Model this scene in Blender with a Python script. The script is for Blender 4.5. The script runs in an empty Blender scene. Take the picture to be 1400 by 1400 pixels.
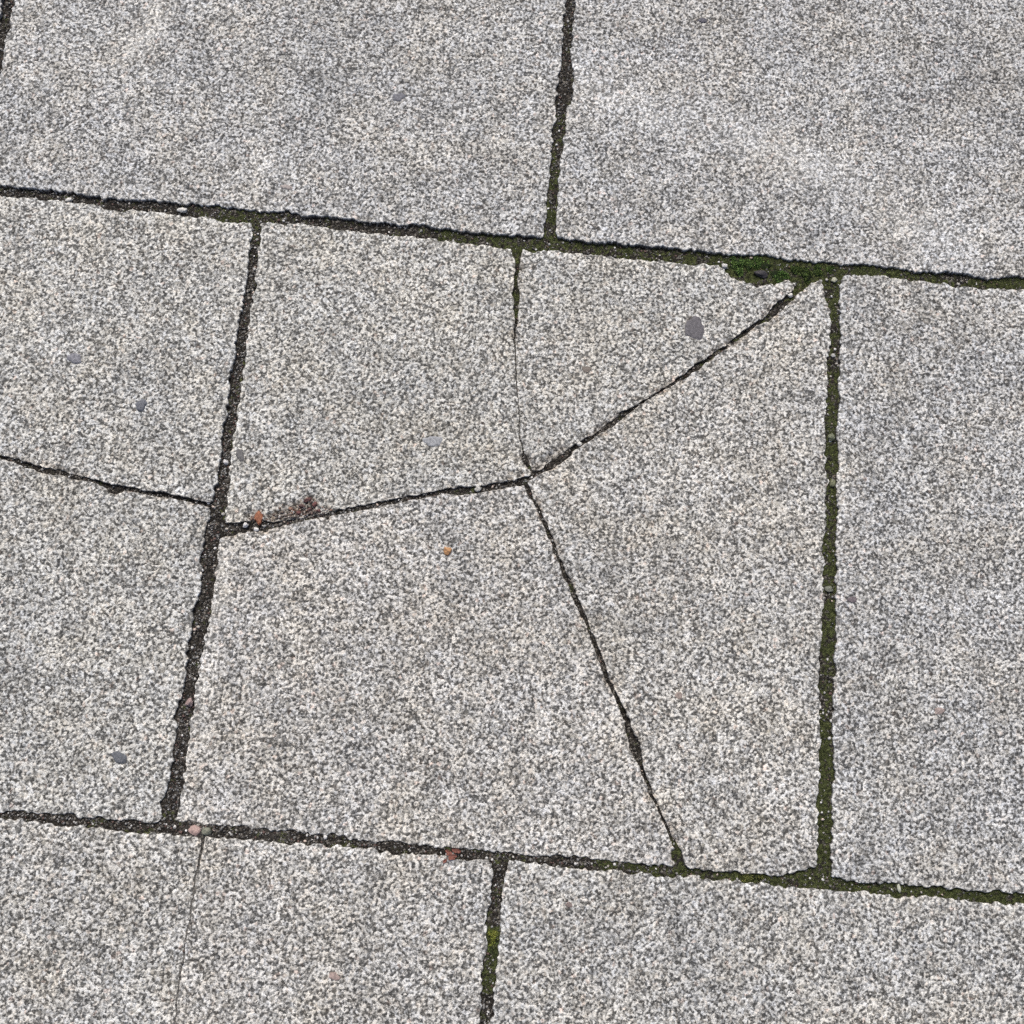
import bpy, math, random
import numpy as np
from mathutils import Vector, kdtree
from mathutils.geometry import delaunay_2d_cdt

# ------------------------------------------------------------------ camera, sky, sun, exposure
scene = bpy.context.scene
col = scene.collection
cam_d = bpy.data.cameras.new("camera")
cam_d.sensor_width = 36.0
cam_d.lens = 36.618
cam_d.clip_start = 0.02
cam_d.clip_end = 500.0
cam = bpy.data.objects.new("camera", cam_d)
cam.location = (0.27481, -0.50252, 0.99022)
cam.rotation_euler = (0.213895, -0.029307, 0.084967)
col.objects.link(cam)
scene.camera = cam

SUN_ELEV, SUN_AZ = math.radians(56), math.radians(-16)      # azimuth measured from +Y towards +X
world = bpy.data.worlds.new("World")
scene.world = world
world.use_nodes = True
wn = world.node_tree
sky = wn.nodes.new("ShaderNodeTexSky")
sky.sky_type = 'NISHITA'
sky.sun_disc = False
sky.sun_elevation = SUN_ELEV
sky.sun_rotation = SUN_AZ
sky.air_density = 0.6
sky.dust_density = 6.0
sky.ozone_density = 1.0
wn.nodes["Background"].inputs["Strength"].default_value = 0.12
wn.links.new(sky.outputs[0], wn.nodes["Background"].inputs["Color"])

sun_d = bpy.data.lights.new("sun", 'SUN')
sun_d.energy = 1.42
sun_d.angle = math.radians(18)
sun_d.color = (1.0, 0.985, 0.94)
sun = bpy.data.objects.new("sun", sun_d)
to_sun = Vector((math.sin(SUN_AZ) * math.cos(SUN_ELEV), math.cos(SUN_AZ) * math.cos(SUN_ELEV), math.sin(SUN_ELEV)))
sun.rotation_euler = to_sun.to_track_quat('Z', 'Y').to_euler()
sun.location = (0, 0, 5)
col.objects.link(sun)

scene.view_settings.view_transform = 'Standard'
scene.view_settings.look = 'None'
scene.view_settings.exposure = 0.16
scene.view_settings.gamma = 1.0
scene.view_settings.use_curve_mapping = False
scene.cycles.use_denoising = False
scene.cycles.max_bounces = 4
scene.cycles.use_adaptive_sampling = True
scene.cycles.adaptive_threshold = 0.03

# ------------------------------------------------------------------ measured layout, in metres
EDGE = {"H1u":[[-2.0,0.006],[-0.26806,0.00828],[-0.21493,0.00954],[-0.16016,0.006],[-0.10704,0.00808],[-0.05284,0.00861],[-0.00952,0.00637],[0.03328,0.00822],[0.08186,0.00651],[0.14692,0.00646],[0.16865,0.00865],[0.19015,0.00586],[0.24474,0.00557],[0.28803,0.00496],[0.30674,0.00848],[0.33123,0.00599],[0.38506,0.00808],[0.43984,0.00861],[0.48485,0.00734],[0.5229,0.00949],[0.54587,0.00683],[0.56646,0.00724],[0.58708,0.00682],[0.60463,0.00774],[0.6413,0.00974],[0.68491,0.00831],[0.73392,0.00988],[0.74844,0.00639],[0.76146,0.00604],[0.79452,0.01177],[2.6,0.006]],"H1l":[[-2.0,-0.006],[-0.26621,-0.00147],[-0.20169,-0.00153],[-0.1373,-0.0049],[-0.07266,-0.00496],[-0.01217,-0.00709],[0.03465,-0.00237],[0.08333,-0.00571],[0.14833,-0.00658],[0.202,-0.00695],[0.2566,-0.00887],[0.31017,-0.0068],[0.3534,-0.00741],[0.44061,-0.00692],[0.47702,-0.00575],[0.48331,-0.01086],[0.49044,-0.01831],[0.5012,-0.02213],[0.51262,-0.02344],[0.52775,-0.02236],[0.53981,-0.01995],[0.54655,-0.01684],[0.5557,-0.01838],[0.57387,-0.01577],[0.58362,-0.00991],[0.60336,-0.00714],[0.61396,-0.00282],[0.6414,-0.00092],[0.68492,-0.00316],[0.7399,-0.0051],[0.75594,-0.00597],[0.79425,-0.00137],[2.6,-0.006]],"H2u":[[-2.0,-0.594],[-0.15197,-0.60348],[-0.10531,-0.60215],[-0.0575,-0.60329],[-0.01081,-0.60133],[0.00817,-0.59976],[0.03662,-0.59932],[0.07465,-0.60064],[0.11235,-0.59943],[0.17919,-0.60221],[0.21231,-0.60076],[0.25048,-0.60271],[0.29575,-0.60218],[0.32915,-0.60262],[0.3704,-0.60051],[0.41262,-0.60214],[0.45539,-0.60119],[0.47013,-0.60126],[0.50362,-0.60107],[0.54658,-0.60265],[0.56264,-0.60134],[0.57329,-0.59792],[0.58726,-0.59168],[0.59671,-0.59346],[0.6049,-0.59917],[0.62173,-0.60097],[0.66408,-0.60071],[0.71457,-0.59978],[0.75635,-0.59957],[0.78197,-0.60003],[2.6,-0.594]],"H2l":[[-2.0,-0.606],[-0.15077,-0.60976],[-0.10373,-0.61095],[-0.05623,-0.61083],[-0.04082,-0.6121],[-0.00912,-0.61202],[0.01915,-0.61096],[0.03811,-0.60939],[0.07596,-0.61009],[0.11375,-0.61015],[0.17991,-0.60852],[0.2047,-0.61029],[0.24642,-0.60877],[0.28778,-0.60983],[0.31092,-0.60793],[0.34627,-0.60821],[0.37966,-0.60865],[0.42045,-0.60976],[0.4679,-0.61033],[0.52269,-0.60904],[0.57563,-0.61043],[0.59975,-0.61038],[0.64736,-0.60968],[0.66415,-0.61085],[0.70578,-0.60811],[0.73132,-0.60921],[0.75621,-0.6091],[0.78181,-0.60766],[2.6,-0.606]],"V1l":[[0.294,0.66],[0.295,0.28949],[0.29552,0.25029],[0.2976,0.21183],[0.29348,0.18297],[0.29591,0.16123],[0.29645,0.14383],[0.2941,0.12365],[0.2942,0.10217],[0.29438,0.06987],[0.29355,0.0412],[0.29279,0.01204]],"V1r":[[0.306,0.66],[0.30614,0.2907],[0.30567,0.2641],[0.30604,0.22616],[0.30623,0.21274],[0.31091,0.19189],[0.3118,0.1796],[0.31048,0.16539],[0.30497,0.15518],[0.30547,0.12743],[0.30456,0.09811],[0.3043,0.07088],[0.30436,0.03979],[0.30636,0.0134]],"V0r":[[-0.294,0.66],[-0.29362,0.22554],[-0.2942,0.1994],[-0.29346,0.16659],[-0.29376,0.14369],[-0.292,0.0]],"V0l":[[-0.306,0.66],[-0.30667,0.22412],[-0.30718,0.198],[-0.30636,0.16521],[-0.30661,0.14233],[-0.304,0.0]],"V2l":[[-0.00641,-0.01062],[-0.00375,-0.05674],[-0.00439,-0.08406],[-0.00468,-0.12913],[-0.00425,-0.1733],[-0.00358,-0.20834],[-0.00427,-0.23853],[-0.00189,-0.27468],[-0.0043,-0.30201],[-0.00699,-0.32689],[-0.00795,-0.35349],[-0.00485,-0.38366],[-0.00557,-0.41585],[-0.00547,-0.45299],[-0.005,-0.48749],[-0.009,-0.50123],[-0.006,-0.51629],[-0.00501,-0.54456],[-0.00636,-0.57461],[-0.00802,-0.58957],[-0.00944,-0.59738]],"V2r":[[0.00324,-0.00965],[0.00434,-0.05594],[0.00585,-0.08306],[0.00468,-0.11723],[0.00646,-0.16149],[0.00674,-0.19445],[0.00811,-0.22461],[0.00641,-0.24798],[0.00732,-0.2694],[0.00906,-0.29641],[0.01027,-0.31954],[0.00697,-0.33569],[0.00756,-0.35423],[0.0082,-0.38249],[0.0091,-0.4076],[0.00726,-0.44641],[0.00624,-0.47168],[0.0064,-0.49991],[0.00526,-0.51931],[0.00685,-0.54749],[0.00622,-0.56968],[0.00562,-0.59613]],"V3l":[[0.5861,-0.01945],[0.58877,-0.03863],[0.59359,-0.05265],[0.59489,-0.08126],[0.58996,-0.09677],[0.5917,-0.10919],[0.59208,-0.12791],[0.59086,-0.17737],[0.59136,-0.20162],[0.59399,-0.22319],[0.59262,-0.26268],[0.59111,-0.29428],[0.59258,-0.33022],[0.59221,-0.38054],[0.58994,-0.40582],[0.59198,-0.43526],[0.59153,-0.47869],[0.59214,-0.53828],[0.59129,-0.56113],[0.5919,-0.58874]],"V3r":[[0.60305,-0.01125],[0.60325,-0.04447],[0.60401,-0.08751],[0.60331,-0.13229],[0.6033,-0.17314],[0.60501,-0.1867],[0.6033,-0.21407],[0.60402,-0.25352],[0.6033,-0.29318],[0.60396,-0.3292],[0.60535,-0.40448],[0.60348,-0.45404],[0.60484,-0.52541],[0.60437,-0.57167],[0.60418,-0.59668]],"V4l":[[0.29395,-0.61186],[0.2965,-0.61798],[0.29685,-0.63685],[0.29524,-0.65571],[0.29616,-0.68036],[0.29521,-0.6988],[0.29621,-0.71693],[0.29701,-0.74688],[0.294,-1.26]],"V4r":[[0.30982,-0.61056],[0.3076,-0.6234],[0.3066,-0.64232],[0.30701,-0.66221],[0.30645,-0.68568],[0.30622,-0.70523],[0.3068,-0.72635],[0.30662,-0.74613],[0.306,-1.26]],"K1u":[[0.01057,-0.32168],[0.02838,-0.31789],[0.03795,-0.31557],[0.05369,-0.31702],[0.07492,-0.31183],[0.09547,-0.30632],[0.10843,-0.30223],[0.11585,-0.299],[0.13378,-0.29444],[0.15778,-0.28639],[0.18753,-0.27778],[0.2077,-0.27225],[0.22507,-0.26696],[0.24477,-0.26293],[0.25687,-0.26181],[0.26652,-0.25722],[0.28273,-0.25349],[0.29457,-0.24869]],"K1l":[[0.00995,-0.33686],[0.01707,-0.33262],[0.03684,-0.32794],[0.04838,-0.32473],[0.05776,-0.32099],[0.06794,-0.31789],[0.07944,-0.31395],[0.09517,-0.30961],[0.10471,-0.30656],[0.11436,-0.30423],[0.12954,-0.30066],[0.14397,-0.29642],[0.16868,-0.28831],[0.19279,-0.28023],[0.21784,-0.27352],[0.23075,-0.2738],[0.24823,-0.26925],[0.25747,-0.2684],[0.27202,-0.26263],[0.28751,-0.25898],[0.29816,-0.25725]],"K2u":[[0.30423,-0.24333],[0.31116,-0.23971],[0.31643,-0.23324],[0.32183,-0.22825],[0.33074,-0.22142],[0.34023,-0.21225],[0.34852,-0.20619],[0.3604,-0.19902],[0.36584,-0.1932],[0.38585,-0.17453],[0.41123,-0.15676],[0.43596,-0.1366],[0.4565,-0.11747],[0.47731,-0.10054],[0.49387,-0.08549],[0.50763,-0.07303],[0.52371,-0.06028],[0.53165,-0.04987],[0.53891,-0.0403],[0.55218,-0.02847],[0.55579,-0.02162]],"K2l":[[0.30745,-0.24749],[0.31282,-0.24253],[0.32665,-0.23453],[0.33605,-0.22468],[0.34544,-0.21403],[0.35859,-0.20449],[0.37175,-0.19416],[0.40084,-0.16775],[0.42905,-0.14579],[0.4568,-0.1237],[0.47179,-0.11051],[0.48904,-0.09546],[0.50129,-0.08398],[0.51436,-0.07237],[0.53051,-0.06121],[0.54444,-0.04862],[0.55758,-0.03199],[0.56942,-0.02028]],"K3l":[[0.29697,-0.26032],[0.30054,-0.26885],[0.30943,-0.28126],[0.31714,-0.29735],[0.32534,-0.31111],[0.33051,-0.32291],[0.34475,-0.35239],[0.35617,-0.374],[0.36735,-0.39335],[0.38471,-0.43335],[0.39886,-0.45941],[0.40838,-0.47953],[0.41117,-0.49136],[0.41446,-0.50042],[0.42134,-0.51246],[0.43516,-0.53961],[0.45162,-0.56815],[0.46074,-0.58798],[0.46059,-0.59822]],"K3r":[[0.30119,-0.25919],[0.30493,-0.26992],[0.31298,-0.28093],[0.32133,-0.29624],[0.32881,-0.31007],[0.33403,-0.32259],[0.34965,-0.35195],[0.36106,-0.37357],[0.37237,-0.395],[0.38971,-0.43566],[0.40212,-0.45642],[0.41462,-0.48034],[0.42064,-0.48921],[0.42392,-0.49829],[0.42923,-0.51907],[0.44167,-0.54691],[0.45803,-0.57472],[0.46676,-0.58749],[0.47,-0.59872]],"K4l":[[0.2622,-0.0124],[0.26636,-0.02587],[0.26765,-0.04116],[0.26685,-0.05817],[0.27142,-0.08569],[0.27201,-0.11015],[0.27774,-0.15172],[0.28142,-0.1737],[0.28676,-0.21123],[0.29155,-0.22957],[0.2967,-0.23956],[0.30065,-0.24366]],"K4r":[[0.27194,-0.01143],[0.2703,-0.02792],[0.27097,-0.04487],[0.27467,-0.06222],[0.27438,-0.0854],[0.27362,-0.10999],[0.27876,-0.15163],[0.28237,-0.17361],[0.28784,-0.21113],[0.2937,-0.22937],[0.30094,-0.23842],[0.30411,-0.24185]],"K5u":[[-0.45,-0.205],[-0.65,-0.19],[-0.21467,-0.27308],[-0.1931,-0.27845],[-0.17266,-0.2817],[-0.1414,-0.28615],[-0.10982,-0.29275],[-0.0854,-0.29489],[-0.0482,-0.2973],[-0.01789,-0.30108],[-0.00559,-0.30286]],"K5l":[[-0.45,-0.208],[-0.65,-0.194],[-0.21384,-0.27743],[-0.18632,-0.28444],[-0.15495,-0.28961],[-0.13052,-0.29174],[-0.10909,-0.29707],[-0.10059,-0.3014],[-0.09108,-0.29906],[-0.04758,-0.30126],[-0.00796,-0.30599]],"K6l":[[0.03138,-0.61313],[0.03138,-0.622],[0.03036,-0.64599],[0.02991,-0.66905],[0.02987,-0.69246],[0.02902,-0.72293],[0.03017,-0.76588],[-0.0,-0.95],[0.01,-1.1],[-0.005,-1.26]],"K6r":[[0.03432,-0.61289],[0.03353,-0.62182],[0.03186,-0.64587],[0.03139,-0.66893],[0.03135,-0.69234],[0.03048,-0.72281],[0.03184,-0.76634],[0.003,-0.95],[0.013,-1.1],[-0.002,-1.26]]}
FILL = [[-0.26714,0.0034,4.6,0.1,0],[-0.11599,-0.00192,4.6,0.1,0],[-0.0085,-0.00096,3.5,0.6,0],[0.07201,0.00056,4.6,0.1,0],[0.14762,-7e-05,4.6,0.1,0],[0.20085,-0.00295,4.6,0.65,0],[0.26123,-0.00102,4.6,0.7,0],[0.30667,-0.00058,4.5,0.75,0],[0.37494,-0.00033,4.6,0.65,0],[0.45092,-0.00015,4.6,0.7,0],[0.50044,-0.00179,3.5,1,0.7],[0.5272,-0.00569,3,1,0.8],[0.5728,-0.0028,3,1,0.4],[0.64137,0.00236,3.5,0.95,0.1],[0.7178,0.00336,4.5,0.7,0],[0.77902,0.00285,3.5,0.95,0.1],[0.30257,0.26285,4,0.2,0],[0.30452,0.18237,3,0.1,0],[0.30065,0.12952,3.5,0.55,0],[0.29902,0.06949,3.5,0.7,0],[0.29906,0.01929,3.5,0.85,0.1],[-0.29468,0.18953,5,0.1,0],[0.00073,-0.08356,5,0,0],[0.00248,-0.20018,5.5,0.2,0],[0.00238,-0.34757,5.5,0,0],[0.004,-0.45216,5.5,0,0],[-0.00139,-0.57226,4.5,0,0],[0.59639,-0.04112,3.5,0.75,0.05],[0.59804,-0.08888,4,0.55,0],[0.59699,-0.15147,3.5,0.85,0],[0.59684,-0.21993,3.2,0.8,0.1],[0.59627,-0.30107,3.5,0.85,0],[0.59543,-0.36549,3.2,0.95,0.05],[0.59685,-0.43484,4,0.65,0],[0.59698,-0.50891,3.2,1,0.05],[0.59658,-0.58708,3.5,0.9,0.1],[-0.15125,-0.60725,4,0.1,0],[-0.05219,-0.60731,4,0.25,0],[0.00044,-0.6055,4,0.3,0],[0.04672,-0.60486,4,0.1,0],[0.14627,-0.60493,4.5,0.25,0],[0.23264,-0.60418,4,0.15,0],[0.29934,-0.60507,4.5,0.35,0],[0.36612,-0.60595,4,0.35,0],[0.41286,-0.60594,4,0.65,0],[0.46632,-0.60538,3.8,0.85,0.1],[0.52658,-0.60555,3,1,0.35],[0.58687,-0.60381,3.5,0.9,0.1],[0.64732,-0.60525,3.5,0.95,0.1],[0.71454,-0.60423,3.2,1,0.2],[0.77514,-0.6044,3.2,1,0.1],[0.30243,-0.6175,4,0.15,0],[0.30048,-0.65529,4,0.3,0],[0.30044,-0.67695,2.5,1,0.9],[0.30029,-0.70448,3.8,0.75,0],[0.3016,-0.74055,4.5,0.2,0],[0.02033,-0.32584,3.5,0,0],[0.06147,-0.31704,3.2,0,0],[0.10909,-0.3018,3,0,0],[0.14355,-0.29281,2.6,0,0],[0.18478,-0.27877,3.5,0,0],[0.23381,-0.26837,3.5,0.25,0],[0.28298,-0.25644,4,0.15,0],[0.32416,-0.23028,3.6,0,0],[0.35146,-0.20667,4,0,0],[0.38599,-0.17681,3,0,0],[0.4211,-0.14887,3.4,0,0],[0.49244,-0.08722,3.5,0.1,0],[0.5435,-0.04227,3.2,0.35,0],[0.55966,-0.02449,3.2,0.85,0.2],[0.31444,-0.2903,4,0,0],[0.38856,-0.43918,4,0,0],[0.41615,-0.49428,6,0,0],[0.44345,-0.55457,4,0,0],[0.46561,-0.59142,4,0.7,0.1],[0.26711,-0.01682,4.5,0.75,0],[0.27083,-0.06099,4,0.85,0.1],[0.27228,-0.10461,3,0.2,0],[0.27638,-0.13556,2,0,-0.5],[0.28042,-0.16612,1.8,0,-0.6],[0.28649,-0.20369,2,0,-0.5],[0.29226,-0.22951,2.5,0,0],[-0.19964,-0.27758,4,0,0],[-0.14799,-0.28896,2.6,0,0],[-0.10398,-0.29806,4,0,0],[-0.03255,-0.30242,5,0,0],[0.03306,-0.61553,1.6,0.1,-0.3],[0.03166,-0.64588,0.8,0,-0.9],[0.03019,-0.69243,0.6,0,-1],[0.03066,-0.73784,0.6,0,-1]]
EMB = [["dark slate grey stone set flush in the slab face",[0.45463,-0.07818],0.01207,0.01278,20,[0.118,0.115,0.125],"B",0.25],["pale blue-grey stone set in the slab face",[0.20183,-0.22145],0.00994,0.00639,0,[0.29,0.305,0.32],"A",0.1],["small blue-grey stone bead in the slab face",[-0.08746,-0.21175],0.00603,0.00674,10,[0.13,0.14,0.16],"L1",1.4],["rounded violet-grey stone in the slab face",[-0.1603,-0.16981],0.00745,0.00639,-20,[0.2,0.205,0.23],"L1",1.0],["dark blue-grey stone in the slab face",[0.12733,0.15229],0.0071,0.00568,20,[0.155,0.16,0.18],"TL",0.3],["blackish speck of stone in the slab face",[0.44566,0.2792],0.00568,0.00319,15,[0.1,0.1,0.12],"TR",0.5],["dark grey stone at the dent in the slab",[-0.05418,-0.54741],0.00923,0.00497,-25,[0.12,0.13,0.145],"L2",0.5],["dark smudged stone beside the wide joint",[0.01572,-0.25306],0.0071,0.00426,-60,[0.13,0.13,0.13],"A",0.3],["brown stone in the slab face",[0.34774,-0.1326],0.00497,0.00426,0,[0.17,0.15,0.13],"B",0.05],["pink stone in the slab face",[0.1647,-0.71824],0.00568,0.00355,-10,[0.33,0.26,0.235],"BL2",0.5],["rusty pink stone in the slab face",[0.70426,-0.44062],0.00568,0.00355,30,[0.3,0.25,0.23],"R",0.3],["pale pink stone in the slab face",[0.02354,0.03634],0.0071,0.00284,0,[0.33,0.3,0.285],"TL",0.3],["dark red stone in the slab face",[0.36741,-0.64178],0.00355,0.00284,0,[0.19,0.155,0.145],"BR",0.05],["small rust brown stone in the slab face",[0.45695,-0.4476],0.00355,0.00426,0,[0.27,0.225,0.2],"C",0.05],["pale lilac stone in the slab face",[0.61984,-0.34207],0.00497,0.00355,0,[0.15,0.13,0.14],"R",0.3]]
LOOSE = [["stone_chip","blackish stone chip lodged among the moss of the chipped edge","stone chip",[0.5213,-0.01118],0.00781,0.00426,0.00355,-5,[0.045,0.043,0.048],-3.0],["stone_chip","orange-brown brick chip lying over the left crack","stone chip",[0.04254,-0.31298],0.00497,0.0071,0.00284,15,[0.27,0.11,0.06],-2.4],["stone_chip","tiny orange stone chip alone on the middle slab below the crack","stone chip",[0.22692,-0.3294],0.0039,0.00461,0.00284,0,[0.48,0.27,0.13],0.2],["stone_chip","pale pink stone chip in the lower joint above the hairline crack","stone chip",[0.02297,-0.60555],0.00639,0.00497,0.00355,-20,[0.4,0.29,0.26],-3.6],["stone_chip","dull pink pebble halfway down the black left joint","pebble",[0.00205,-0.49359],0.00461,0.00426,0.00355,0,[0.3,0.225,0.215],-4.4],["stone_chip","olive grey pebble in the lower joint at the head of the hairline crack","pebble",[0.03428,-0.60589],0.00461,0.00426,0.00284,0,[0.17,0.18,0.14],-3.2],["pebble","white pebble in the top joint just left of the left vertical joint","pebble",[-0.08031,0.00086],0.00497,0.00319,0.00284,10,[0.56,0.56,0.53],-3.2],["pebble","white oblong pebble near the left end of the top joint","pebble",[-0.19689,0.00103],0.00461,0.00248,0.00248,8,[0.6,0.6,0.57],-3.4],["pebble","round white grain at the left tip of the moss-filled chip","pebble",[0.48235,-0.00604],0.00319,0.00319,0.00284,0,[0.55,0.55,0.53],-1.8],["pebble","pale grey pebble bridging the left crack near the junction","pebble",[0.2507,-0.26496],0.00355,0.00319,0.00284,30,[0.46,0.46,0.43],-2.6],["pebble","white grain wedged in the diagonal crack above the junction","pebble",[0.34589,-0.21021],0.00284,0.00284,0.00248,0,[0.62,0.62,0.58],-2.8],["pebble","white grain in the diagonal crack near the mossy corner","pebble",[0.55152,-0.03178],0.0027,0.00256,0.00248,0,[0.6,0.6,0.56],-2.5],["pebble","bright white grain in the mouth of the left crack","pebble",[0.03033,-0.32169],0.00298,0.00298,0.00284,0,[0.72,0.72,0.7],-2.4],["pebble","small white grain just below the orange-brown chip","pebble",[0.04137,-0.32501],0.00284,0.00199,0.00213,0,[0.72,0.72,0.7],-2.4],["pebble","cream pebble at the top of the right mossy joint","pebble",[0.59657,-0.01026],0.00327,0.00298,0.00248,0,[0.42,0.43,0.33],-2.2],["pebble","pale pebble in the right joint beside the slab edge","pebble",[0.59736,-0.0929],0.00227,0.00199,0.00185,0,[0.5,0.5,0.48],-2.5],["pebble","grey pebble in the black left joint above the crack mouth","pebble",[0.00254,-0.26097],0.00284,0.00284,0.00248,0,[0.5,0.5,0.5],-3.6],["pebble","olive yellow pebble in the right joint at mid height","pebble",[0.59917,-0.2272],0.00319,0.0039,0.00284,0,[0.14,0.15,0.09],-3.0],["pebble","grey pebble in the right joint below mid height","pebble",[0.59763,-0.33334],0.00426,0.00319,0.00248,0,[0.15,0.16,0.13],-3.0],["pebble","olive grey pebble in the right joint above mid height","pebble",[0.59753,-0.17979],0.00355,0.0039,0.00248,0,[0.13,0.145,0.095],-3.0],["pebble","grey oblong pebble in the right half of the lower joint","pebble",[0.66746,-0.60361],0.00177,0.00426,0.00213,5,[0.42,0.44,0.36],-2.2],["stone_crumb","dark maroon crumb in the cluster beside the left crack","stone crumb",[0.0817,-0.29849],0.00355,0.00241,0.00284,0,[0.11,0.068,0.062],-1.9],["stone_crumb","dark maroon crumb in the cluster beside the left crack","stone crumb",[0.08649,-0.29148],0.00426,0.00213,0.00284,37,[0.13,0.068,0.062],-1.9],["stone_crumb","dark maroon crumb in the cluster beside the left crack","stone crumb",[0.09407,-0.29516],0.00355,0.00248,0.00284,74,[0.15,0.068,0.062],-1.9],["stone_crumb","dark maroon crumb in the cluster beside the left crack","stone crumb",[0.08988,-0.30138],0.00319,0.00248,0.00284,111,[0.11,0.068,0.062],-1.9],["stone_crumb","dark maroon crumb in the cluster beside the left crack","stone crumb",[0.09909,-0.30126],0.00284,0.00213,0.00284,148,[0.13,0.068,0.062],-1.9],["stone_crumb","dark maroon crumb in the cluster beside the left crack","stone crumb",[0.07973,-0.30522],0.00256,0.00213,0.00284,185,[0.15,0.068,0.062],-1.9],["leaf_scrap","rust-red scrap of dry leaf on the lower joint","leaf scrap",[0.25554,-0.60675],0.00426,0.00248,0.00177,-35,[0.19,0.08,0.06],-1.0],["leaf_scrap","rust-red scrap of dry leaf on the lower joint","leaf scrap",[0.2619,-0.60369],0.0039,0.00213,0.00177,-5,[0.19,0.08,0.06],-1.0],["leaf_scrap","rust-red scrap of dry leaf on the lower joint","leaf scrap",[0.25914,-0.60963],0.00426,0.00213,0.00177,25,[0.19,0.08,0.06],-0.1],["leaf_scrap","rust-red scrap of dry leaf on the lower joint","leaf scrap",[0.2522,-0.61338],0.00284,0.00156,0.00177,55,[0.19,0.08,0.06],-0.1]]
SPALL = [["A",[0.07404,-0.30501],0.03692,0.01278,12,2.4,1.0],["A",[0.08994,-0.29627],0.01278,0.01065,0,1.0,1.0],["A",[0.03945,-0.31108],0.01136,0.0071,10,2.2,0.6],["B",[0.32642,-0.22182],0.0213,0.00852,34,2.8,0.6],["A",[0.28652,-0.2472],0.0213,0.00497,15,1.6,0.35],["A",[0.29718,-0.23653],0.00568,0.00994,30,2.2,0.6],["L2",[-0.05024,-0.55101],0.00994,0.00639,-30,1.8,0.0],["L2",[-0.10258,-0.29793],0.00852,0.00497,-10,2.2,0.5],["C",[0.42306,-0.48365],0.0071,0.01562,-20,1.0,0.2],["B",[0.30393,-0.23963],0.00781,0.00994,0,2.2,0.6],["C",[0.52924,-0.06853],0.0142,0.00426,32,1.0,0.35],["C",[0.31269,-0.24998],0.01136,0.00426,30,1.0,0.3],["L1",[-0.15624,-0.28238],0.01846,0.00355,-15,1.2,0.5]]
STAIN = [["TL",[-0.14996,0.20062],0.01278,0.03692,-22,1.0,0,0],["TL",[-0.1564,0.17769],0.0284,0.0426,0,0.25,0,0],["TL",[0.00359,0.06036],0.02414,0.01704,0,0.6,0,0],["TR",[0.37228,0.16749],0.0852,0.01704,-22,0.75,0,0],["TR",[0.54639,0.12472],0.1207,0.0284,-20,0.65,0,0],["TR",[0.67169,0.06517],0.0852,0.0284,-25,0.6,0,0],["TR",[0.32526,0.16694],0.01846,0.00994,0,0.4,0,0],["TR",[0.74325,0.25559],0.1065,0.071,0,0,0,0.45],["TR",[0.51862,0.2588],0.1207,0.03195,0,0,0,0.35],["R",[0.63824,-0.39675],0.03195,0.213,0,0,0,0.25],["R",[0.62692,-0.06222],0.0284,0.0426,0,0,0,0.25],["TL",[0.0376,0.15423],0.142,0.03195,-10,0,0,0.3],["D",[0.01639,-0.39579],0.01136,0.0426,8,0.5,0,0],["D",[0.009,-0.48561],0.00994,0.0426,8,0.4,0,0],["D",[0.19772,-0.40065],0.0852,0.0426,0,0,0.15,0.22],["C",[0.58627,-0.57831],0.00994,0.01136,0,0.0,0.35,0],["C",[0.53509,-0.06317],0.00994,0.00426,30,0.1,0.5,0],["B",[0.49671,-0.0038],0.01704,0.00426,0,0,0.45,0],["C",[0.32188,-0.24764],0.00994,0.00497,25,0.5,0.3,0],["D",[0.05225,-0.32726],0.01278,0.00355,8,0.4,0.35,0],["BL2",[0.0805,-0.70368],0.0497,0.0426,0,0,0.15,0],["BL1",[-0.04676,-0.63976],0.0568,0.0355,0,0,0.15,0],["D",[0.12276,-0.46902],0.0213,0.0142,0,0,0.3,0],["A",[0.13108,-0.05467],0.0284,0.0213,0,0,0.22,0],["A",[0.01461,-0.31045],0.0071,0.0284,8,0.2,0,0.1],["B",[0.28155,-0.06395],0.00994,0.00568,0,0.1,0,0],["TR",[0.43172,0.0788],0.0639,0.0284,-15,0,0,0.4],["TL",[0.19322,0.0756],0.0497,0.0213,0,0,0,0.15],["L1",[-0.19299,-0.1575],0.0426,0.0426,0,0.15,0,0],["TR",[0.43584,0.15226],0.0355,0.0213,0,0,0,0.12],["C",[0.41697,-0.33164],0.0639,0.0497,0,0,0.15,0.25],["A",[0.109,-0.18243],0.0923,0.0426,0,0,0,0.28]]
CLUMP = [["bright green moss cushion filling the chipped edge of the top joint",[[0.49507,-0.00068,0.006389999999999896],[0.50574,-0.00126,0.007099999999999884],[0.51634,0.00061,0.007099999999999884],[0.52553,-0.00094,0.005679999999999907],[0.49847,-0.01017,0.005679999999999907]],[0.12,0.205,0.06]],["green moss cushion between chip and diagonal crack",[[0.53646,-0.00968,0.005679999999999907],[0.54115,-0.01411,0.006389999999999896],[0.54555,-0.00877,0.004969999999999919]],[0.115,0.205,0.06]],["low dark green moss cushion at the head of the diagonal crack",[[0.55756,-0.00267,0.005679999999999907],[0.5683,-0.0057,0.006389999999999896],[0.58041,-0.00205,0.006389999999999896],[0.59255,0.0008,0.004969999999999919],[0.56922,-0.01215,0.004969999999999919]],[0.095,0.15,0.045]],["small yellow-green moss tuft in the bottom joint",[[0.30011,-0.67327,0.004969999999999919],[0.30185,-0.67806,0.004969999999999919]],[0.19,0.23,0.055]],["flat yellow-green moss tuft in the right part of the lower joint",[[0.52658,-0.60555,0.004969999999999919],[0.5333,-0.60627,0.004969999999999919],[0.53998,-0.60573,0.0042599999999999305]],[0.13,0.155,0.05]]]
PX = 0.00071
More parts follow.
